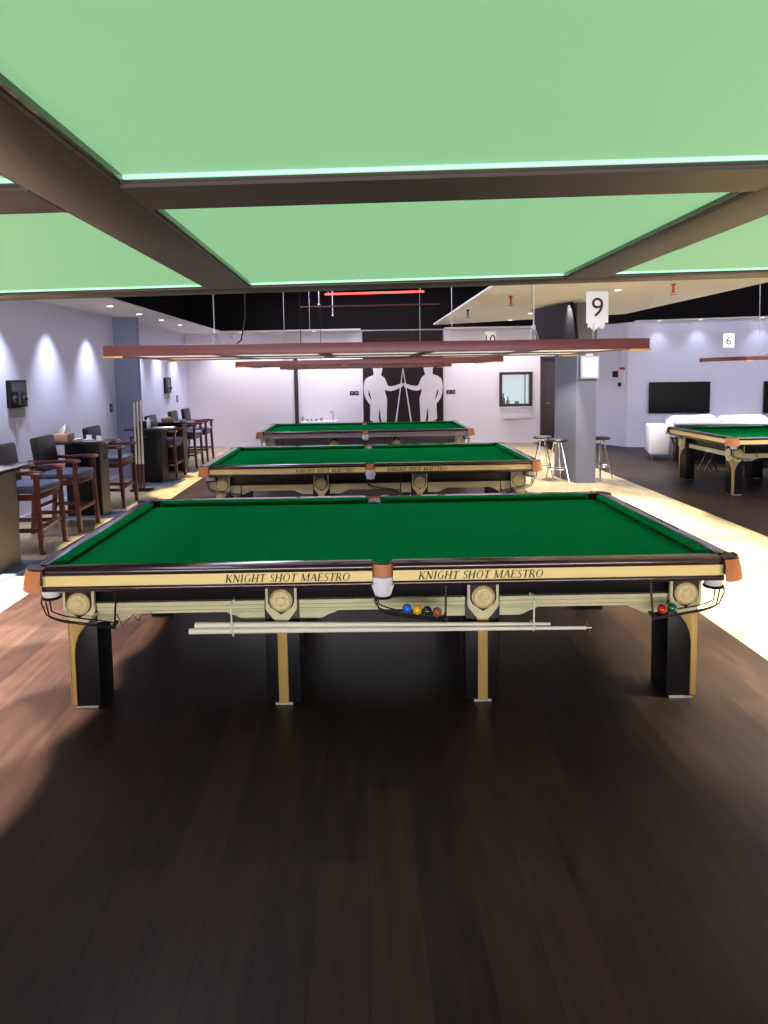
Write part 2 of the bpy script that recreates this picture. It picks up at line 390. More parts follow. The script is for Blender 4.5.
# cue and long rest lying in the hooks
q = thing('snooker_cue', 'pale wooden cue on the near table hooks, the upper and shorter of two', 'cue', (0, 3.722, 0))
MB().tube([(-.945, 0, .500), (-.5, 0, .495), (1.02, 0, .472)], [.0165, .0155, .0085], 12).build('shaft', M['cuew'], q)
MB().tube([(1.02, 0, .472), (1.045, 0, .4717)], [.0085, .0082], 12).build('tip', M['white'], q)
q = thing('rest', 'long pale rest with a cross head on the near table hooks, below the cue', 'rest', (0, 3.705, 0))
MB().tube([(-.975, 0, .471), (-.4, 0, .468), (1.24, 0, .452)], [.0165, .0155, .0095], 12).build('shaft', M['cuew'], q)
MB().tube([(1.235, 0, .452), (1.27, 0, .452)], .009, 8).tube([(1.255, -.02, .422), (1.255, .02, .482)], .004, 6).tube([(1.255, .02, .422), (1.255, -.02, .482)], .004, 6).build('cross_head', M['chrome'], q)

def ball(x, y, z, col, label):
    m = mat('gloss_' + label.split()[0], col, .12, coat=.6)
    o = MB().lathe([(.026 * sin(pi * k / 14) + 1e-5, -.026 * cos(pi * k / 14)) for k in range(15)], (0, 0, 0), 24).build('snooker_ball', m, smooth=80)
    o.location = (x, y, z); tag(o, label, 'ball', 'snooker balls in the return racks of the near table')
by = 4.615 - 1.0
for bx, bz, c, l in ((.237, .612, (.01, .12, .55), 'blue ball beside the yellow one in the middle return rack'), (.292, .604, (.85, .42, .01), 'yellow ball between the blue and black in the middle return rack'),
                     (.347, .597, (.008, .008, .01), 'black ball between yellow and brown in the middle return rack'), (.401, .589, (.30, .085, .03), 'brown ball at the stop end of the middle return rack')):
    ball(bx, by, bz, c, l)
ball(1.650, 3.675, .562, (.50, .012, .015), 'red ball next to the green one in the right corner return rack')
ball(1.704, 3.675, .570, (.005, .10, .05), 'green ball next to the red one in the right corner return rack')

# ------------------------------------------------------------------ hanging lamps
def make_lamp(label, W=3.12, D=1.38, cols=5, rows=2, bw=.075, h=.06, dm='diff', hang=True, top=4.15, fm='lampframe'):
    t = thing('snooker_light', label, 'table light', group='rectangular panel lights hanging over the tables')
    hw, hd = W / 2, D / 2
    # outer frame: four beams
    for s_ in (-1, 1):
        MB().rbox(-hw, hw, *sorted((s_ * hd, s_ * (hd - bw))), 0, h, .004).build('frame_beam', M[fm], t)
        MB().rbox(*sorted((s_ * hw, s_ * (hw - bw))), -hd + bw, hd - bw, 0, h, .004).build('frame_beam', M[fm], t)
    px = (W - bw) / cols; py = (D - bw) / rows
    for i in range(1, cols):
        x = -hw + bw / 2 + px * i
        MB().rbox(x - bw / 2, x + bw / 2, -hd + bw, hd - bw, .0, h - .005, .002).build('cross_beam', M[fm], t)
    for j in range(1, rows):
        y = -hd + bw / 2 + py * j
        for i in range(cols):
            x0 = -hw + bw + px * i
            MB().box(x0, x0 + px - bw, y - bw / 2, y + bw / 2, .0, h - .006).build('cross_beam', M[fm], t)
    for i in range(cols):
        for j in range(rows):
            x0 = -hw + bw + px * i; x1 = x0 + px - bw; y0 = -hd + bw + py * j; y1 = y0 + py - bw
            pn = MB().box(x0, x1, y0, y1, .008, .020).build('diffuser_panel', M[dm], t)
            r = .004
            lip = MB().box(x0, x1, y0, y0 + .005, .003, .008).box(x0, x1, y1 - .005, y1, .003, .008).box(x0, x0 + .005, y0, y1, .003, .008).box(x1 - .005, x1, y0, y1, .003, .008)
            lip.build('panel_lip', M['railwood'], pn)
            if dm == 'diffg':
                MB().box(x0 + .005, x1 - .005, y1 - .008, y1 - .005, .005, .008).build('panel_edge_glint', M['edgeglint'], pn)
    for sx in (-1, 1):
        for sy in (-1, 1):
            MB().box(*sorted((sx * (hw - .115), sx * (hw + .006))), *sorted((sy * (hd - .07), sy * (hd + .006))), -.010, .001).build('corner_plate', M['brass'], t, bevel=.003)
    if hang:
        for sx in (-1, 1):
            for sy in (0,):
                x, y = sx * 1.04, -.12
                m = MB().tube([(x, y, h + .13), (x, y, top - 2.0)], .004, 6)
                m.tube([(x - .04, y, h), (x, y, h + .13)], .003, 6).tube([(x + .04, y, h), (x, y, h + .13)], .003, 6)
                # chain links near the eye
                for k in range(5): m.lathe([(.010, -.003), (.014, 0), (.010, .003), (.007, 0), (.010, -.003)], (x, y, h + .02 + k * .022), 10, 'x' if k % 2 else 'y')
                m.build('hanger_cable', M['steel'], t)
        MB().tube([(-.93, -.1, h), (-.87, -.1, h + .05), (-.84, -.1, h + .2), (-.84, -.1, top - 2.0)], .005, 6).build('power_cord', M['black'], t)
    return t
l1 = make_lamp('plum framed panel light with a number 9 card, hanging over the nearest snooker table')
l1.location = (.10, 4.615, 2.006); l1.rotation_euler.y = R(.19)
l2 = dup(l1, (.12, 8.68, 1.995), 'plum framed panel light with a number 10 card, hanging over the middle snooker table'); l2.rotation_euler.y = R(-.2)
l3 = dup(l1, (.12, 13.15, 1.985), 'plum framed panel light hanging over the furthest snooker table in the row'); l3.rotation_euler.y = 0
l6 = dup(l1, (7.25, 10.80, 2.00), 'plum framed panel light with a number 6 card, over the snooker table by the sofa'); l6.rotation_euler.y = R(-.8)
l0 = make_lamp('large panel light overhead at the top of the photo with green bounced light put into its panels', W=3.21, D=1.38, dm='diffg', bw=.074, fm='frameshade')
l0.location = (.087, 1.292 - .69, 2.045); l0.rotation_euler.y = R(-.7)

# number cards on the lamps
def card(num, x, y, z0, w, h, base, label, stack=0, m='paper'):
    t = thing('number_card', label, 'number card', (x, y, 0), group='table number cards on the lamps')
    MB().rbox(-w / 2, w / 2, 0, .004, z0, z0 + h, .0015).build('board', M[m], t)
    if stack:   # second sheet curling out below
        vs = [[(-w / 2 + .012 + k * (w - .03) / 8, .008 + .01 * sin(k * .8), z0 - .030 + .008 * sin(k * 1.7) - .012 * (k in (3, 4)))for k in range(9)], [(-w / 2 + .012 + k * (w - .03) / 8, .006, z0 + .03) for k in range(9)]]
        vs2 = [[(a, b + .002, c) for a, b, c in r] for r in vs]
        mb = MB(); mb.rings(vs, closed=False); mb.rings(vs2[::-1], closed=False); mb.build('under_sheet', M[m], t)
    MB().tube([(-.02, .012, base), (-.02, .012, z0 + h * .5)], .004, 6).build('post', M['steel'], t)
    cu = bpy.data.curves.new('numeral', 'FONT'); cu.body = num; cu.size = 1; cu.align_x = 'CENTER'; cu.align_y = 'CENTER'; cu.resolution_u = 6
    o = bpy.data.objects.new('numeral_src', cu); C.objects.link(o)
    dg = bpy.context.evaluated_depsgraph_get(); me = bpy.data.meshes.new_from_object(o.evaluated_get(dg))
    bpy.data.objects.remove(o)
    xs = [v.co.x for v in me.vertices]; ys = [v.co.y for v in me.vertices]
    sc = min(h * .60 / (max(ys) - min(ys)), w * .88 / (max(xs) - min(xs))); mx, my = (max(xs) + min(xs)) / 2, (max(ys) + min(ys)) / 2
    for v in me.vertices: v.co = Vector(((v.co.x - mx) * sc, -.001, (v.co.y - my) * sc + z0 + h * (.5 if len(num) == 1 else .56)))
    me.materials.clear(); me.materials.append(M['letter'])
    n = bpy.data.objects.new('numeral', me); C.objects.link(n); n.parent = t
    return t
card('9', 1.487, 4.3, 2.175, .138, .195, 2.07, 'white paper card reading 9 standing on the nearest hanging light', 1)
card('10', 1.587, 8.3, 2.15, .132, .21, 2.05, 'small white card reading 10 standing on the middle table light')
card('6', 5.80, 10.8, 2.19, .175, .215, 2.045, 'grey white card reading 6 on the light over the right table', 0, 'paper')

# ------------------------------------------------------------------ room shell
HC = 2.98; VT = 4.2
# floors
Y0, Y1 = -5.0, 17.9
struct('floor', MB().box(-2.96, 2.60, Y0, Y1, -.06, 0), M['floor'])
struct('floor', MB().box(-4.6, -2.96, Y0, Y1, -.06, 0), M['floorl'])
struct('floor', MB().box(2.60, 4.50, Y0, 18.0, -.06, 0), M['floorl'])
struct('floor', MB().box(4.50, 13.5, Y0, 18.0, -.06, 0), M['floor'])
struct('wall_left', MB().box(-4.7, -4.5, Y0, 18.1, 0, HC), M['wall'])
struct('wall_left_upper', MB().box(-4.7, -4.5, Y0, 18.1, HC, VT), M['void'])
# back wall with a window hole and a door hole
wx0, wx1, wz0, wz1 = 3.70, 4.46, 1.00, 1.80
bw_ = MB()
bw_.box(-4.5, wx0, 17.9, 18.1, 0, HC).box(wx0, wx1, 17.9, 18.1, 0, wz0).box(wx0, wx1, 17.9, 18.1, wz1, HC).box(wx1, 4.74, 17.9, 18.1, 0, HC).box(4.74, 5.62, 17.9, 18.1, 2.2, HC).box(5.62, 5.80, 17.9, 18.1, 0, HC)
struct('wall_back', bw_, M['wallback'])
struct('wall_back_upper', MB().box(-4.5, 13.5, 17.9, 18.1, HC, VT), M['void'])
def slab(p0, p1, th, z0, z1):
    a = Vector(p0); b = Vector(p1); d = (b - a).normalized(); n = Vector((-d.y, d.x)) * th
    return MB().prism([tuple(a), tuple(b), tuple(b + n), tuple(a + n)], 'z', z0, z1)
struct('wall_return', slab((5.75, 17.95), (6.42, 16.42), .18, 0, HC), M['wall'])
struct('wall_right_back', slab((6.42, 16.42), (13.5, 14.70), .18, 0, HC), M['wall'])
struct('wall_right_upper', slab((6.0, 16.60), (13.5, 14.80), .18, HC, VT), M['void'])
struct('wall_right', MB().box(13.3, 13.5, Y0, 15.2, 0, VT), M['wall'])
struct('wall_front', MB().box(-4.7, 13.5, Y0 - .2, Y0, 0, VT), M['wall'])
struct('ceiling', MB().box(-4.7, 13.5, Y0, 18.1, VT, VT + .1), M['void'])
struct('ceiling_soffit_left', MB().box(-4.5, -3.47, Y0, 17.9, HC, HC + .03), M['ceil'])
struct('ceiling_soffit_back', MB().box(-3.47, .05, 17.40, 17.9, HC, HC + .03), M['ceil'])
struct('ceiling_soffit_back', MB().box(2.20, 6.3, 17.50, 17.9, HC, HC + .03), M['ceil'])
struct('ceiling_panel_right', MB().prism([(1.745, Y0), (5.36, Y0), (5.36, 13.9), (1.745, 16.1)], 'z', HC, HC + .03), M['ceil'])
struct('ceiling_soffit_right', slab((6.45, 16.05), (13.3, 14.38), .36, HC, HC + .02), M['ceil'])
struct('baseboard_back', MB().box(-4.5, 3.6, 17.885, 17.9, 0, .08), M['wallback'])
struct('baseboard_left', MB().box(-4.5, -4.485, Y0, 17.88, 0, .08), M['wall'])
# pilaster on left wall and free pillar
struct('wall_left_pilaster', MB().box(-4.5, -4.06, 12.62, 12.74, 0, HC), M['pillar'])
struct('wall_pillar', MB().prism([(3.575, 11.29), (3.895, 11.26), (3.90, 12.05), (3.435, 12.05)], 'z', 0, HC), M['pillard'])
# post and trims on the back wall
struct('trim_1', MB().box(-1.70, -1.60, 17.86, 17.9, 0, 2.3), M['letter'])
struct('trim_2', MB().box(-1.60, -1.53, 17.87, 17.9, 0, 2.3), M['white'])
# doorway with dark door
struct('door_1', MB().box(4.76, 5.60, 17.93, 17.98, 0, 2.18), M['doorwood'], bevel=.004)
struct('door_frame_1', MB().box(4.72, 4.78, 17.86, 17.93, 0, 2.22).box(5.58, 5.64, 17.86, 17.93, 0, 2.22).box(4.72, 5.64, 17.86, 17.93, 2.18, 2.24), M['doorwood'])
MB().tube([(4.86, 17.93, 1.02), (4.86, 17.88, 1.02), (4.98, 17.88, 1.02)], .01, 8).build('door_handle', M['chrome'], bpy.data.objects['door_1'])
hd = bpy.data.objects['door_1']
# small service window
w1 = MB().box(wx0 - .05, wx0 + .02, 17.85, 17.95, wz0 - .05, wz1 + .05).box(wx1 - .02, wx1 + .05, 17.85, 17.95, wz0 - .05, wz1 + .05).box(wx0, wx1, 17.85, 17.95, wz1 - .02, wz1 + .05).box(wx0, wx1, 17.85, 17.95, wz0 - .05, wz0 + .02)
w1 = struct('window_1', w1, M['letter'])
MB().box(wx0, wx1, 17.93, 17.935, wz0, wz1).build('window_pane', M['glass'], w1)
MB().box(wx0 + .62, wx0 + .64, 17.92, 17.945, wz0, wz1).build('window_bar', M['letter'], w1)
# room behind the window; its wall glows in place of room light
struct('wall_service_room_glow', MB().box(3.3, 4.9, 18.9, 19.0, .3, 2.6), M['lightw'])
struct('trim_3', MB().box(3.3, 4.9, 18.1, 18.9, .86, .90), M['greypl'])
def bottle(x, y, z, h, r, m, label, grp=None, nm='bottle'):
    o = MB().lathe([(r * .9, 0), (r, .01), (r, h * .55), (r * .85, h * .64), (r * .35, h * .75), (r * .33, h * .93), (r * .42, h * .94), (r * .42, h), (0.001, h)], (0, 0, 0), 16).build(nm, m)
    o.location = (x, y, z); tag(o, label, 'bottle', grp)
    return o
bottle(3.84, 18.3, .90, .38, .05, M['black'], 'tall dark bottle at the left behind the small wall window', 'bottles behind the wall window')
bottle(3.95, 18.25, .90, .30, .045, M['greypl'], 'shorter grey bottle just right of the dark one behind the window', 'bottles behind the wall window')
dm = thing('dispenser', 'dark countertop dispenser standing behind the small wall window', 'dispenser', (4.22, 18.35, .90))
MB().rbox(-.09, .09, -.08, .08, 0, .05, .008).build('base', M['black'], dm)
MB().rbox(-.05, .05, 0, .08, .05, .17, .008).build('body', M['greypl'], dm)
MB().tube([(0, -.06, .15), (0, .02, .165)], .012, 8).build('spout', M['black'], dm)
sh = thing('wall_tray', 'plain white box tray fixed to the wall under the small window', 'tray', (4.08, 17.9, .64))
MB().rbox(-.36, .36, -.14, -.001, 0, .28, .006).build('tray_box', M['wallback'], sh)
MB().rbox(-.40, .40, -.18, -.001, .28, .31, .006).build('tray_top', M['white'], sh)

# sink counter
ct = thing('sink_counter', 'low white counter with a curved tap at the back wall by the dark post', 'counter', (-1.05, 17.60, 0))
MB().rbox(-.44, .44, -.24, .28, 0, .60, .01).build('cabinet', M['white'], ct)
MB().rbox(-.47, .47, -.27, .29, .60, .68, .01).build('basin', M['white'], ct, smooth=50)
MB().tube([(.35, .1, .68), (.35, .1, .88), (.345, .08, .92), (.32, .03, .93), (.30, -.02, .91), (.30, -.02, .87)], .014, 8).build('tap', M['greypl'], ct)
for k, (x, hh) in enumerate(((-.42, .12), (-.30, .06), (-.20, .07), (-.08, .06), (.05, .09))):
    o = MB().lathe([(.03, 0), (.04, hh * .3), (.038, hh), (.033, hh), (.033, .01), (.001, .01)], (0, 0, 0), 14).build('cup', M['steel'])
    o.location = (-1.05 + x, 17.55, .681); tag(o, ['tall grey cup at the left end of the sink counter', 'small grey cup second from the left on the sink counter', 'grey cup in the middle of the row on the sink counter', 'small grey cup second from the right on the sink counter', 'grey cup nearest the tap on the sink counter'][k], 'cup', 'cups on the sink counter')

# mural panel with silhouettes
mu = thing('wall_mural', 'dark brown mural with two pale standing players holding crossed cues', 'mural', (1.135, 17.88, 0))
MB().box(-1.045, 1.045, -.04, .015, 0, 2.97).build('panel', M['panelart'], mu)
K = .0034; CXm, CYm, Z0m = 372, 515, .60
def mp(p): return ((p[0] - CXm) * K, Z0m + (CYm - p[1]) * K)
body = [(145, 118), (148, 145), (140, 155), (108, 165), (84, 182), (74, 205), (68, 250), (74, 300), (86, 335), (104, 362), (118, 378), (117, 440), (114, 495), (150, 518), (150, 700), (192, 700), (188, 515), (181, 480), (184, 440), (191, 405), (194, 450), (200, 500), (206, 515), (206, 700), (240, 700), (242, 515), (246, 400), (248, 335), (241, 310), (234, 288), (232, 262), (250, 274), (275, 277), (308, 270), (345, 254), (362, 248), (371, 232), (368, 214), (357, 216), (340, 225), (310, 235), (272, 241), (254, 232), (244, 205), (232, 178), (222, 166), (204, 156), (206, 145), (213, 118)]
head = [(145, 118), (140, 95), (144, 70), (158, 52), (180, 46), (200, 52), (212, 70), (216, 95), (213, 118)]
for flip in (0, 1):
    def F(p): return (745 - p[0], p[1]) if flip else p
    full = body[:1] + body[1:] + head[::-1][1:-1]
    pts = [mp(F(p)) for p in full]
    mb = MB(); vs = [mb.bm.verts.new((u, -.044, z)) for u, z in pts]; f = mb.bm.faces.new(vs); f.normal_update()
    bmesh.ops.triangulate(mb.bm, faces=[f]); ext = bmesh.ops.extrude_face_region(mb.bm, geom=list(mb.bm.faces))
    bmesh.ops.translate(mb.bm, vec=(0, .0035, 0), verts=[v for v in ext['geom'] if isinstance(v, bmesh.types.BMVert)])
    mb.build('player_silhouette', M['fig'], mu, smooth=0)
    gap = [mp(F(p)) for p in ((105, 268), (112, 276), (130, 345), (118, 330), (106, 300))]
    MB().prism(gap, 'y', -.0465, -.044).build('arm_gap', M['panelart'], mu)
    a = mp(F((372, 105))); b = mp(F((308, 560)))
    MB().tube([(a[0], -.048, a[1]), (b[0], -.048, b[1])], [.009, .022], 8).build('painted_cue', M['fig'], mu)

# wall plates
def plate(name, label, x, y, z, w, h, ax='y', m='black', gr=None, n=1):
    mb = thing(name, label, 'switch' if 'switch' in name else 'device', (x, y, z), 0, gr)
    for k in range(n):
        o = (k - (n - 1) / 2) * w / n
        if ax == 'y': MB().rbox(o - w / n / 2 + .004, o + w / n / 2 - .004, -.014, 0, -h / 2, h / 2, .004).build('switch_plate', M[m], mb)
        else: MB().rbox(0, .014, o - w / n / 2 + .004, o + w / n / 2 - .004, -h / 2, h / 2, .004).build('switch_plate', M[m], mb)
        if ax == 'y': MB().rbox(o - w / n / 5, o + w / n / 5, -.02, -.013, -h / 4, h / 4, .002).build('rocker', M['greypl'], mb)
        else: MB().rbox(.013, .02, o - w / n / 5, o + w / n / 5, -h / 4, h / 4, .002).build('rocker', M['greypl'], mb)
    return mb
plate('light_switch', 'black double switch plate on the back wall left of the mural', -.14, 17.9, 1.375, .24, .10, n=2)
plate('light_switch', 'black double switch plate on the back wall right of the mural', 2.385, 17.9, 1.36, .24, .10, n=2)
plate('light_switch', 'dark grey switch on the left wall just before the blue pilaster', -4.5, 12.35, 1.345, .13, .15, 'x')
plate('light_switch', 'small dark switch on the left wall near the back corner', -4.5, 16.85, 1.34, .13, .17, 'x')

# scoreboards
def scoreboard(y, z, label, cord):
    t = thing('scoreboard', label, 'scoreboard', (-4.5, y, z), 0, 'scoreboards on the left wall')
    MB().rbox(0, .06, -.22, .22, -.18, .18, .01).build('case', M['black'], t)
    MB().box(.06, .066, -.19, .19, .03, .15).build('upper_panel', M['dgrey'], t)
    for yy in (-.13, .13):
        MB().lathe([(.05, .06), (.05, .075), (.03, .082), (.001, .082)], (0, yy, -.07), 18, 'x').build('score_dial', M['dgrey'], t)
        MB().lathe([(.022, .08), (.020, .10), (.001, .10)], (0, yy, -.07), 12, 'x').build('knob', M['black'], t)
    MB().box(.06, .068, -.025, .025, -.14, .14).build('centre_strip', M['greypl' if not cord else 'dgrey'], t)
    MB().box(.002, .02, -.20, .22, -.31, -.19).build('lower_plate', M['greypl'], t)
    if cord: MB().tube([(.01, -.05, -.31), (.01, -.02, -.45), (.01, .02, -.56), (.01, -.03, -.64), (.01, -.12, -.70), (.01, -.22, -.66), (.01, -.3, -.72)], .005, 6).build('cord', M['greypl'], t)
    return t
scoreboard(8.93, 1.70, 'black scoreboard box with hanging cord on the left wall near the first chairs', True)
scoreboard(15.95, 1.69, 'small black scoreboard on the left wall beyond the blue pilaster', False)

# TV screens
def tv(loc, rz, w, h, label, cord=.25, tilt=0, br=True):
    t = thing('television', label, 'television', loc, rz)
    MB().rbox(-w / 2, w / 2, -.06, -.02, -h / 2, h / 2, .008).build('casing', M['black'], t)
    MB().box(-w / 2 + .015, w / 2 - .015, -.0625, -.0605, -h / 2 + .03, h / 2 - .015).build('screen', M['screen'], t)
    if br: MB().box(-.15, .15, -.02, .03, -.12, .12).build('wall_bracket', M['blackm'], t)
    if cord: MB().tube([(w * .35, -.01, -h / 2), (w * .35 + .02, -.01, -h / 2 - cord * .6), (w * .36, -.01, -h / 2 - cord)], .006, 6).build('cord', M['black'], t)
    return t
ang = math.atan2(14.70 - 16.42, 13.5 - 6.42)
def onwall(x): return 16.42 + (x - 6.42) * (14.70 - 16.42) / (13.5 - 6.42)
tv((7.52, onwall(7.52) - .0 - .03, 1.19), ang, 1.33, .73, 'black flat television on the right wall above the sofa, its cord hanging', .35)
tv((9.90, onwall(9.90) - .03, 1.18), ang, 1.33, .73, 'black flat television cut off by the right edge of the photo', .35)
# television hung high on the pillar's left
t = thing('television', 'large black television hung high on the grey pillar and tilted down', 'television', (3.325, 11.62, 2.60), R(-77), None)
MBT = Matrix.Rotation(R(10), 4, 'X')
MB().rbox(-.66, .66, -.05, .0, -.37, .37, .008, mtx=MBT).build('casing', M['black'], t)
MB().box(-.64, .64, -.0525, -.0505, -.345, .355, MBT).build('screen', M['screen'], t)
MB().box(-.12, .12, 0, .10, -.1, .1, MBT).build('wall_bracket', M['blackm'], t)
MB().tube([(0, .08, .05), (0, .08, .38)], .02, 8).build('ceiling_arm', M['blackm'], t)

# lit panel lamp on pillar
t = thing('wall_light', 'square lit white light in a grey frame on the pillar', 'light', (3.765, 11.27, 1.92))
MB().rbox(-.15, .15, -.07, -.001, -.185, .185, .008).build('light_frame', M['greypl'], t)
MB().box(-.115, .115, -.074, -.069, -.15, .15).build('light_panel', M['lightw'], t)
MB().box(-.06, .06, -.03, .0, .185, .23).build('bracket', M['steel'], t)

# fire alarm on return wall
d = Vector((6.42 - 5.75, 16.42 - 17.95)).normalized(); aw = math.atan2(d.y, d.x)
t = thing('fire_alarm', 'small white alarm box with dark button and red conduit on the side wall', 'alarm', (6.33, 16.625, 1.70), aw)
MB().rbox(-.02, .16, -.06, -.001, -.14, .16, .006).build('box', M['white'], t)
MB().rbox(-.22, -.05, -.05, -.001, -.02, .13, .006).build('button_box', M['black'], t)
MB().rbox(-.03, .03, -.05, -.001, -.24, -.15, .004).build('key_switch', M['black'], t)
MB().tube([(.08, -.03, .16), (.08, -.03, 1.26)], .018, 8).build('conduit', M['white'], t)
MB().rbox(.03, .14, -.06, -.001, .16, .22, .004).build('conduit_joint', M['red'], t)

# ------------------------------------------------------------------ bar furniture left
def make_chair(label):
    t = thing('bar_chair', label, 'chair', (0, 0, 0), group='wooden armed bar chairs along the left wall')
    # faces +x ; seat centre at origin
    W = .62; d = .56; sz = .66
    for sy in (-1, 1):
        y = sy * (W / 2 - .025)
        MB().rings([[(.26 + o + a, y + b, z) for a, b in ((-.024, -.022), (.024, -.022), (.024, .022), (-.024, .022))] for z, o in ((0, .03), (.30, .012), (.64, 0), (.86, .004), (.885, .0))]).build('leg', M['redwood'], t)
        MB().rings([[(-.25 + o + a, y + b, z) for a, b in ((-.022, -.022), (.022, -.022), (.022, .022), (-.022, .022))] for z, o in ((0, -.04), (.35, -.01), (.66, 0), (.88, -.02))]).build('leg', M['redwood'], t)
        arm = [(-.30, .905), (-.30, .87), (-.1, .862), (.10, .868), (.25, .862), (.315, .868), (.325, .885), (.31, .905), (.20, .912), (-.05, .898), (-.2, .905)]
        MB().prism(arm, 'y', y - .036, y + .036).build('armrest', M['redwood'], t, bevel=.006)
        MB().box(-.25, .26, y - .012, y + .012, .24, .285).build('stretcher', M['redwood'], t, bevel=.003)
        MB().box(-.24, .25, y - .014, y + .014, .59, .655).build('seat_rail', M['redwood'], t, bevel=.003)
    MB().box(.245, .275, -W / 2 + .03, W / 2 - .03, .26, .31).build('footrest', M['redwood'], t, bevel=.003)
    MB().box(-.26, -.235, -W / 2 + .03, W / 2 - .03, .30, .34).build('stretcher', M['redwood'], t, bevel=.003)
    for x in (.25, -.25): MB().box(x - .014, x + .014, -W / 2 + .03, W / 2 - .03, .59, .655).build('seat_rail', M['redwood'], t, bevel=.003)
    MB().rbox(-.25, .285, -W / 2 + .05, W / 2 - .05, .655, .745, .032, 3).build('seat', M['seat'], t, smooth=60)
    mt = Matrix.Translation((-.19, 0, .72)) @ Matrix.Rotation(R(-7), 4, 'Y')
    MB().rbox(-.045, .035, -W / 2 + .035, W / 2 - .035, -.02, .46, .034, 3, mtx=mt).build('backrest', M['bleather'], t, smooth=60)
    return t
chL = ['wooden bar chair nearest the camera at the left edge, black back and blue seat',
       'wooden bar chair second along the left wall, just before the tissue box table',
       'wooden bar chair beyond the tissue box table, beside the upright cues',
       'dark wooden bar chair directly beyond the black cabinet table',
       'dark wooden bar chair second from the end of the left wall row',
       'dark wooden bar chair last in the left wall row, nearest the back wall']
c0 = make_chair(chL[0]); chx = -3.74
c0.location = (chx, 7.53, 0)
for y, l in zip((8.53, 10.10, 12.78, 14.30, 15.35), chL[1:]): dup(c0, (chx if y < 12 else chx + .06, y, 0), l)

def bar_table(y0, y1, label, side='barside', ztop=1.045, grommet=True, plinth=.22):
    t = thing('bar_table', label, 'bar table', (-3.9, (y0 + y1) / 2, 0), 0, 'black bar tables between the chairs')
    h = (y1 - y0) / 2
    MB().box(-.08, .39, -h, h, .03, ztop - .035).build('pedestal', M['barbody'], t, bevel=.004)
    MB().box(.391, .402, -h + .005, h - .005, .03, ztop - .04).build('side_panel', M[side], t)
    MB().rbox(-.22, .56, -h - .10, h + .06, ztop - .035, ztop, .006).build('table_top', M['bartop'], t)
    MB().rings([[(a, b, 0) for a, b in ((-.3, -h - plinth), (.52, -h - plinth), (.70, h + .08), (-.3, h + .08))], [(a, b, .028) for a, b in ((-.28, -h - plinth + .02), (.50, -h - plinth + .02), (.68, h + .06), (-.28, h + .06))]]).build('base_plate', M['plinth'], t)
    if grommet: MB().lathe([(.045, .40), (.045, .408), (.03, .41), (.001, .41)], (0, 0, ztop - .22), 18, 'x').build('grommet', M['black'], t)
    return t
tA = bar_table(6.35, 6.87, 'black bar table cut off by the left edge, in front of the first chair', grommet=False, plinth=.12)
tB = bar_table(9.13, 9.42, 'black bar table with a tissue box on top, between the second and third chairs', plinth=.02)
tC = bar_table(11.95, 12.32, 'black cabinet bar table on a blue plate beside the upright cues', side='barbody', ztop=.99, grommet=False, plinth=.28)
tD = bar_table(13.40, 13.75, 'black bar table further back between the fourth and fifth chairs', ztop=1.0, grommet=False, plinth=.02)
# things on tables
t = thing('tissue_box', 'tan tissue box with a white tissue sticking up on the bar table', 'tissue box', (-4.02, 9.22, 1.046))
MB().rbox(-.10, .10, -.12, .12, 0, .10, .006).build('box', M['tan'], t)
MB().rings([[(x * s + o, y * s, z) for x, y in ((-.03, -.07), (.0, -.03), (.035, -.06), (.02, 0), (.04, .06), (0, .04), (-.03, .07), (-.015, 0))] for z, s, o in ((.10, 1, 0), (.15, 1.1, .015), (.20, .6, .03), (.225, .15, .04))]).build('tissue', M['paper'], t)
def small(name, label, cat, x, y, z, mk):
    t = thing(name, label, cat, (x, y, z)); mk(t); return t
def ashtray(t):
    MB().lathe([(.05, 0), (.065, .035), (.055, .035), (.045, .01), (.001, .01)], n=20).build('bowl', M['white'], t)
    MB().lathe([(.066, .030), (.069, .035), (.066, .039), (.06, .035), (.066, .030)], n=20).build('rim', M['chrome'], t)
small('ashtray', 'white round ashtray right of the tissue box', 'ashtray', -3.80, 9.12, 1.046, ashtray)
def menu(t):
    MB().box(-.06, .06, -.05, .05, 0, .012).build('foot', M['white'], t)
    MB().box(-.035, .035, -.004, .004, .012, .07).build('card', M['paper'], t)
small('menu_stand', 'small white menu stand behind the ashtray on the tissue box table', 'menu stand', -3.72, 9.33, 1.046, menu)
small('menu_stand', 'white menu stand nearest the right edge of the tissue box table', 'menu stand', -3.52, 9.16, 1.046, menu)
def remote(t):
    MB().rbox(-.08, .08, -.02, .02, 0, .02, .005).build('body', M['white'], t)
    MB().box(-.06, .06, -.014, .014, .0195, .022).build('buttons', M['greypl'], t)
small('remote_control', 'blue white remote lying on the leftmost bar table top', 'remote control', -3.62, 6.55, 1.046, remote)
t = thing('water_bottle', 'clear pale water bottle standing on the black cabinet bar table', 'bottle', (-3.70, 11.93, .991))
MB().lathe([(.03, 0), (.034, .01), (.034, .13), (.030, .15), (.014, .18), (.013, .20), (.001, .20)], n=18).build('body', mat('pale_blue_plastic', (.7, .76, .88), .2), t)
MB().lathe([(.015, .195), (.015, .215), (.001, .217)], n=14).build('cap', M['black'], t)
t = thing('card_box', 'black square box behind the water bottle on the cabinet table', 'box', (-3.86, 12.15, .991))
MB().rbox(-.09, .15, -.09, .09, 0, .12, .006).build('box', M['black'], t); MB().rbox(-.095, .155, -.095, .095, .12, .135, .004).build('lid', M['greypl'], t)
o = MB().rbox(-.17, .17, -.13, .10, 0, .008, .003).build('paper_sheet', M['paper']); o.location = (-3.50, 12.10, .991); tag(o, 'white paper sheet lying flat on the cabinet bar table', 'paper')
t = thing('tissue_box', 'low pale box on the bar table between fourth and fifth chairs', 'tissue box', (-3.80, 13.50, 1.001))
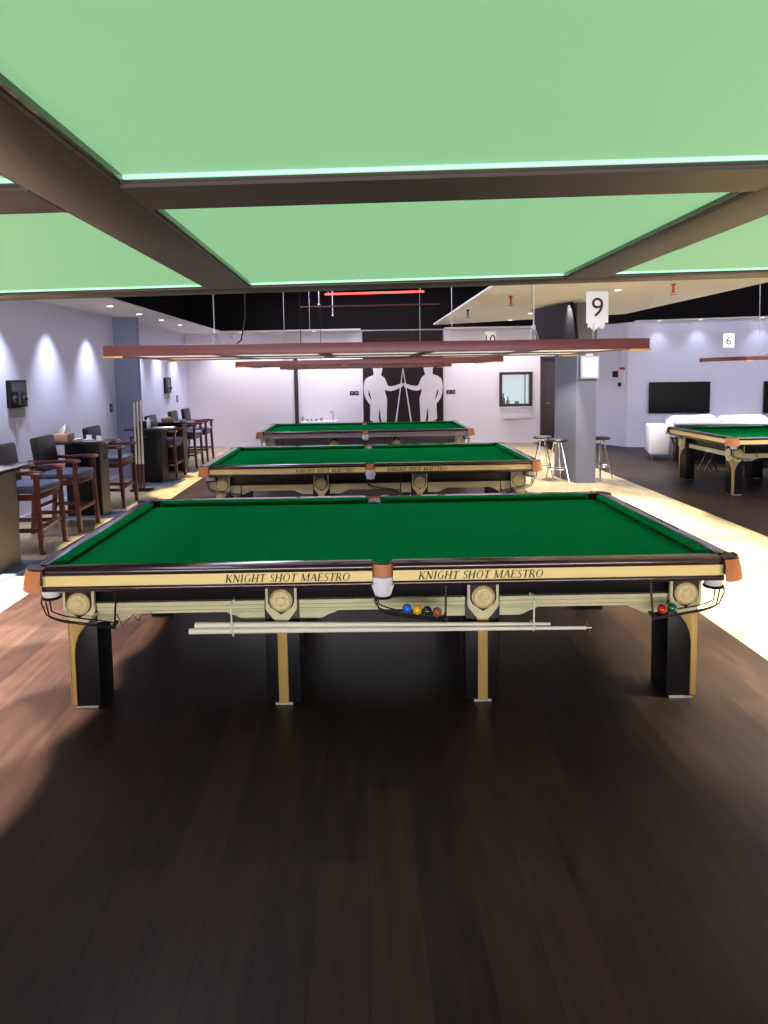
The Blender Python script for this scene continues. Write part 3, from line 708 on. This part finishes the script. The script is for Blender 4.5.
MB().rbox(-.12, .12, -.06, .06, 0, .07, .006).build('box', M['tan'], t); MB().rbox(-.05, .05, -.02, .02, .07, .10, .008).build('tissue', M['paper'], t)
small('ashtray', 'white ashtray beside the pale box on the further bar table', 'ashtray', -3.52, 13.52, 1.001, ashtray)

# upright cues on a stand
rk = thing('cue_stand', 'slim black cue stand by the blue plate holding three upright cues', 'cue stand', (-3.66, 11.30, 0))
MB().rbox(-.18, .17, -.10, .10, 0, .03, .006).build('base', M['black'], rk)
MB().tube([(-.15, 0, .03), (-.15, 0, .90)], .012, 8).build('post', M['black'], rk)
MB().rbox(-.17, .07, .0, .06, .88, .90, .004).build('rack_bar', M['black'], rk)
for k, (x, lab) in enumerate(((-.085, 'upright cue leftmost of three in the slim stand'), (-.02, 'upright cue in the middle of three in the slim stand'), (.045, 'upright cue rightmost of three, nearest the black cabinet table'))):
    c = thing('snooker_cue', lab, 'cue', (-3.66 + x * .85, 11.265, .032), 0, 'cues in the slim stand')
    MB().tube([(0, 0, 0), (0, .01, .42)], [.021, .018], 10).build('butt', M['cued'], c)
    MB().tube([(0, .01, .42), (.0, .03, 1.44 + .02 * k)], [.019, .011], 10).build('shaft', M['cuew'], c)

# ------------------------------------------------------------------ bar stools by the pillar
def make_stool(label):
    t = thing('bar_stool', label, 'stool', group='chrome legged bar stools by the pillar')
    MB().lathe([(.02, .68), (.15, .682), (.165, .695), (.165, .712), (.15, .725), (.001, .728)], n=28).build('seat', M['bleather'], t)
    MB().lathe([(.02, .645), (.06, .65), (.09, .68), (.001, .68)], n=20).build('seat_plate', M['chrome'], t)
    for k in range(4):
        a = pi / 4 + k * pi / 2
        MB().tube([(.06 * cos(a), .06 * sin(a), .66), (.12 * cos(a), .12 * sin(a), .40), (.205 * cos(a), .205 * sin(a), .0)], .011, 8).build('leg', M['chrome'], t)
    MB().tube([(.158 * cos(k * pi / 12), .158 * sin(k * pi / 12), .22) for k in range(25)], .008, 6).build('foot_ring', M['chrome'], t)
    return t
s1 = make_stool('black topped chrome stool furthest left of the pillar'); s1.location = (3.22, 12.05, 0)
s2 = dup(s1, (3.33, 11.50, 0), 'black topped chrome stool standing close against the pillar on its left'); s2.rotation_euler.z = .2
s3 = dup(s1, (4.13, 11.72, 0), 'black topped chrome stool on the right side of the pillar'); s3.rotation_euler.z = .5

# ------------------------------------------------------------------ sofa behind right table
sf = thing('sofa', 'long white sofa against the right wall behind the far right snooker table', 'sofa', (5.95, 14.0, 0), R(-17))
MB().rbox(.0, .40, 0, .90, .10, .70, .04, 3).build('armrest', M['white'], sf, smooth=60)
MB().rbox(3.2, 3.6, 0, .90, .10, .70, .04, 3).build('armrest', M['white'], sf, smooth=60)
MB().rbox(.40, 3.2, .05, .85, .10, .42, .03, 3).build('seat_base', M['white'], sf, smooth=60)
MB().rbox(.40, 3.2, .66, .90, .40, .80, .04, 3).build('backrest', M['white'], sf, smooth=60)
for k in range(3):
    MB().rbox(.42 + k * .93, 1.33 + k * .93, .10, .66, .42, .54, .04, 3).build('seat_cushion', M['white'], sf, smooth=60)
    m = MB(); x0 = .42 + k * .93
    prof = [(x0 + .91 * i / 12, .55, .86 + .05 * sin(pi * i / 12) - .02 * sin(2 * pi * i / 12)) for i in range(13)]
    m.rings([[(x, y, .60) for x, y in [(x0, .48), (x0 + .91, .48), (x0 + .91, .68), (x0, .68)]], [(x0 + .02, .50, .84), (x0 + .89, .50, .86), (x0 + .89, .70, .86), (x0 + .02, .70, .84)], [(x0 + .10, .54, .88), (x0 + .80, .54, .905), (x0 + .80, .66, .905), (x0 + .10, .66, .88)]]).build('back_cushion', M['paper'], sf, bevel=.02, smooth=60)
for x, y in ((.06, .08), (.06, .82), (3.54, .08), (3.54, .82)): MB().tube([(x, y, 0), (x, y, .11)], .02, 8).build('foot', M['chrome'], sf)
# low cabinet table with grey top in front of the sofa
lt = thing('side_cabinet', 'dark cabinet with a pale top between the white sofa arm and right table', 'cabinet', (6.22, 13.40, 0), R(-17))
MB().rbox(0, 2.05, 0, .42, .08, .76, .008).build('body', M['black'], lt)
MB().rbox(-.02, 2.07, .0 - .02, .44, .76, .80, .008).build('top', M['greypl'], lt)
MB().box(.03, 2.02, .03, .39, 0, .08).build('plinth', M['black'], lt)
for k in range(4): MB().rbox(.02 + k * .51, .50 + k * .51, -.015, 0, .11, .69, .003).build('door', M['black'], lt)
# folding stool under right table
fs = thing('folding_stool', 'small dark folding stool with crossed legs under the right snooker table', 'stool', (6.35, 12.4, 0))
for y in (-.12, .12):
    MB().tube([(-.12, y, 0), (.08, y, .42)], .014, 8).build('leg', M['railwood'], fs)
    MB().tube([(.12, y * .85, 0), (-.08, y * .85, .42)], .014, 8).build('leg', M['railwood'], fs)
MB().rbox(-.14, .14, -.15, .15, .42, .45, .01).build('seat', M['bleather'], fs)

# ------------------------------------------------------------------ ceiling items
def dl(x, y, z, label):
    t = thing('ceiling_downlight', label, 'downlight', (x, y, z), 0, 'recessed ceiling downlights')
    MB().lathe([(.045, -.001), (.062, -.006), (.066, 0), (.05, .0)], n=20).build('trim_ring', M['white'], t)
    MB().lathe([(.001, -.003), (.046, -.003), (.046, 0)], n=20).build('lens', M['light'], t)
def spot(x, y, z, tgt, e, size, col=(1, 1, 1), blend=.5, rad=.04, name='downlight_beam'):
    l = bpy.data.lights.new(name, 'SPOT'); l.energy = e; l.spot_size = R(size); l.spot_blend = blend; l.color = col; l.shadow_soft_size = rad
    o = bpy.data.objects.new(name, l); C.objects.link(o); o.location = (x, y, z)
    o.rotation_euler = (Vector(tgt) - Vector((x, y, z))).to_track_quat('-Z', 'Y').to_euler()
    return o
COOL = (.80, .82, 1.0); WARM = (1, .87, .62); ROSE = (1, .78, .70)
ordn = ['first', 'second', 'third', 'fourth', 'fifth']
xl = -4.02
lefty = [5.65, 7.1, 8.5, 9.93, 11.38, 13.9, 15.3, 16.65]
for i, y in enumerate(lefty):
    spot(-4.16, y, HC - .02, (-4.2, y, 0), 200, 78, COOL, 1, .03)
for i, y in enumerate([10.6, 12.0, 13.33, 14.7]):
    dl(-3.80, y, HC, 'small lit downlight in the left soffit, %s from the front of those visible' % ordn[i])
for i, (x, y) in enumerate([(3.30, 15.0), (3.32, 13.3), (3.62, 9.66)]):
    dl(x, y, HC, ['lit downlight at the far end of the white right ceiling', 'lit downlight midway along the white right ceiling left of the pillar', 'lit downlight in the white ceiling nearest above the pillar sign'][i])
for i, x in enumerate([7.0, 7.85, 9.1]):
    dl(x, onwall(x) - .22, HC - .001, ['leftmost downlight above the right wall television', 'middle downlight above the right wall television', 'downlight above the right wall near the photo edge'][i])
    spot(x, onwall(x) - .25, HC - .03, (x - .05, onwall(x) - .05, .4), 18, 95, COOL, 1)
for i, x in enumerate([-3.0, -1.14, -.15]):
    dl(x, 17.62, HC, ['downlight in the back soffit near the left corner', 'downlight in the back soffit above the dark post', 'downlight in the back soffit just left of the mural'][i])
for x in (-3.4, -2.3, -1.15, -.2): spot(x, 17.35, HC - .05, (x, 17.85, .3), 85, 110, (.92, .88, 1), .9)
for x in (2.75, 3.6, 4.5): spot(x, 17.2, HC - .05, (x, 17.9, .6), 50, 115, (1, .90, .95), .9)
# walkway and floor light
for k in range(4): y = 2.9 + k * 1.0; spot(-3.72, y, HC - .03, (-2.95, y, 0), 4600, 45, ROSE, .12)
for k in range(10): y = 6.7 + k * 1.1; spot(-3.5, y, HC - .03, (-2.85, y, 0), 1300, 26, WARM, .5)
for y in (3.4, 4.8, 6.2, 7.6, 9.0): spot(3.75, y, HC - .03, (3.15, y, 0), 2500, 58, WARM, .6)
for y in (11.0, 13.0, 15.0): spot(3.3, y, HC - .03, (3.5, y, 0), 800, 80, (1, .92, .84), .6)
for x, y in ((5.2, 13.6), (8.2, 14.0), (10.5, 13.5)): spot(x, y, HC - .03, (x, y, 0), 700, 95, (1, .93, .92), .8)
spot(3.75, 9.3, HC - .05, (3.75, 11.3, 1.2), 260, 60, COOL, .8)

# unseen area lights added as soft fill
def area(x, y, z, sx, sy, e, col, rot=(0, 0, 0), name='fill_light'):
    l = bpy.data.lights.new(name, 'AREA'); l.shape = 'RECTANGLE'; l.size = sx; l.size_y = sy; l.energy = e; l.color = col
    o = bpy.data.objects.new(name, l); C.objects.link(o); o.location = (x, y, z); o.rotation_euler = rot; return o
area(.1, 16.0, 4.0, 4, 2.5, 90, (.95, .9, 1))
area(8.0, 8.0, 4.0, 4, 6, 640, (.95, .92, 1))
area(0, 11, 4.05, 3, 3, 30, (.95, .9, 1))
# low fill panel added behind the camera to lift the table fronts
area(.5, -4.7, .55, 9, .8, 500, (1, .93, .90), (R(90), 0, 0))
area(-1.5, 8.0, 3.9, 1.5, 14, 430, (.74, .78, 1), (0, R(-62), 0))  # added cool fill for the left wall
# pipes and the red tube in the dark void
o = MB().tube([(-.50, 10.5, 3.09), (1.0, 10.5, 3.105)], .014, 8).build('led_tube', M['ledred']); MB().tube([(-.45, 10.5, 3.10), (-.45, 10.5, VT)], .003, 5).build('hanger_wire', M['steel'], o); MB().tube([(.95, 10.5, 3.115), (.95, 10.5, VT)], .003, 5).build('hanger_wire', M['steel'], o); tag(o, 'thin glowing red tube high in the dark ceiling void', 'light tube')
o = MB().tube([(-1.0, 11.9, 3.04), (1.40, 11.9, 3.05)], .012, 8).build('ceiling_pipe', M['voidm']); tag(o, 'thin dull red pipe just under the glowing tube in the ceiling void', 'pipe', 'pipes in the ceiling void')
o = MB().tube([(-1.0, 17.2, 2.95), (2.2, 17.2, 2.94)], .014, 8).build('ceiling_pipe', M['greypl']); tag(o, 'thin grey pipe running across in front of the mural top', 'pipe', 'pipes in the ceiling void')
for x, y, z0, lab in ((-1.68, 8.9, 3.02, 'thin sprinkler drop hanging left of the lamp cords'), (-.62, 11.0, 2.98, 'thin white sprinkler drop left of the red tube'), (-.46, 12.5, 2.93, 'thin white sprinkler drop under the red tube')):
    t = thing('sprinkler', lab, 'sprinkler', (x, y, 0), 0, 'ceiling sprinklers')
    MB().tube([(0, 0, z0 + .03), (0, 0, VT)], .008, 8).build('pipe', M['steel'], t)
    MB().lathe([(.006, z0), (.022, z0), (.022, z0 + .004), (.008, z0 + .03)], n=12).build('head', M['steel'], t)
for x, y, lab, mm in ((4.14, 9.1, 'red brown sprinkler head under the white ceiling right of the 9 card', 'red'), (1.95, 12.3, 'dark sprinkler head under the white ceiling above the 10 card', 'black'), (2.25, 10.2, 'small red sprinkler head under the white ceiling left of the pillar', 'red')):
    t = thing('sprinkler', lab, 'sprinkler', (x, y, HC), 0, 'ceiling sprinklers')
    MB().lathe([(.03, 0), (.03, -.012), (.014, -.03), (.014, -.10), (.02, -.11), (.001, -.115)], n=12).build('body', M[mm], t)
    MB().lathe([(.001, -.135), (.035, -.135), (.035, -.140), (.001, -.140)], n=12).tube([(-.014, 0, -.10), (-.02, 0, -.137)], .003, 5).tube([(.014, 0, -.10), (.02, 0, -.137)], .003, 5).build('deflector', M[mm], t)
t = thing('smoke_detector', 'small white smoke detector high on the back wall left of centre', 'smoke detector', (-3.28, 17.9, 2.90))
MB().lathe([(.001, -.05), (.04, -.05), (.055, -.03), (.06, 0)], n=20, axis='y').build('body', M['white'], t)
MB().lathe([(.001, -.056), (.015, -.056), (.015, -.05)], n=12, axis='y').build('sensor', M['greypl'], t)

# ------------------------------------------------------------------ camera
cam = bpy.data.cameras.new('camera'); co = bpy.data.objects.new('camera', cam); C.objects.link(co); S.camera = co
Rv = Vector((.99984267, -.00058218, -.01772861)); Uv = Vector((.01771018, .08888624, .99588432)); Fv = Vector((-.000996, .99604162, -.08888255))
m = Matrix((( Rv.x, Uv.x, -Fv.x, 0), (Rv.y, Uv.y, -Fv.y, 0), (Rv.z, Uv.z, -Fv.z, 1.89), (0, 0, 0, 1)))
co.matrix_world = m
F = 683.5
cam.sensor_fit = 'VERTICAL'; cam.sensor_height = 36; cam.lens = 36 * F / 1024
cam.shift_x = (384 - 359.7) / 1024; cam.shift_y = -(512 - 434.2) / 1024
cam.clip_start = .02; cam.clip_end = 100
w = bpy.data.worlds.new('world'); S.world = w; w.use_nodes = True
w.node_tree.nodes['Background'].inputs[0].default_value = (.6, .6, .7, 1); w.node_tree.nodes['Background'].inputs[1].default_value = .05
S.view_settings.view_transform = 'Standard'; S.view_settings.look = 'None'; S.view_settings.gamma = 1; S.view_settings.exposure = 0
S.view_settings.use_curve_mapping = False
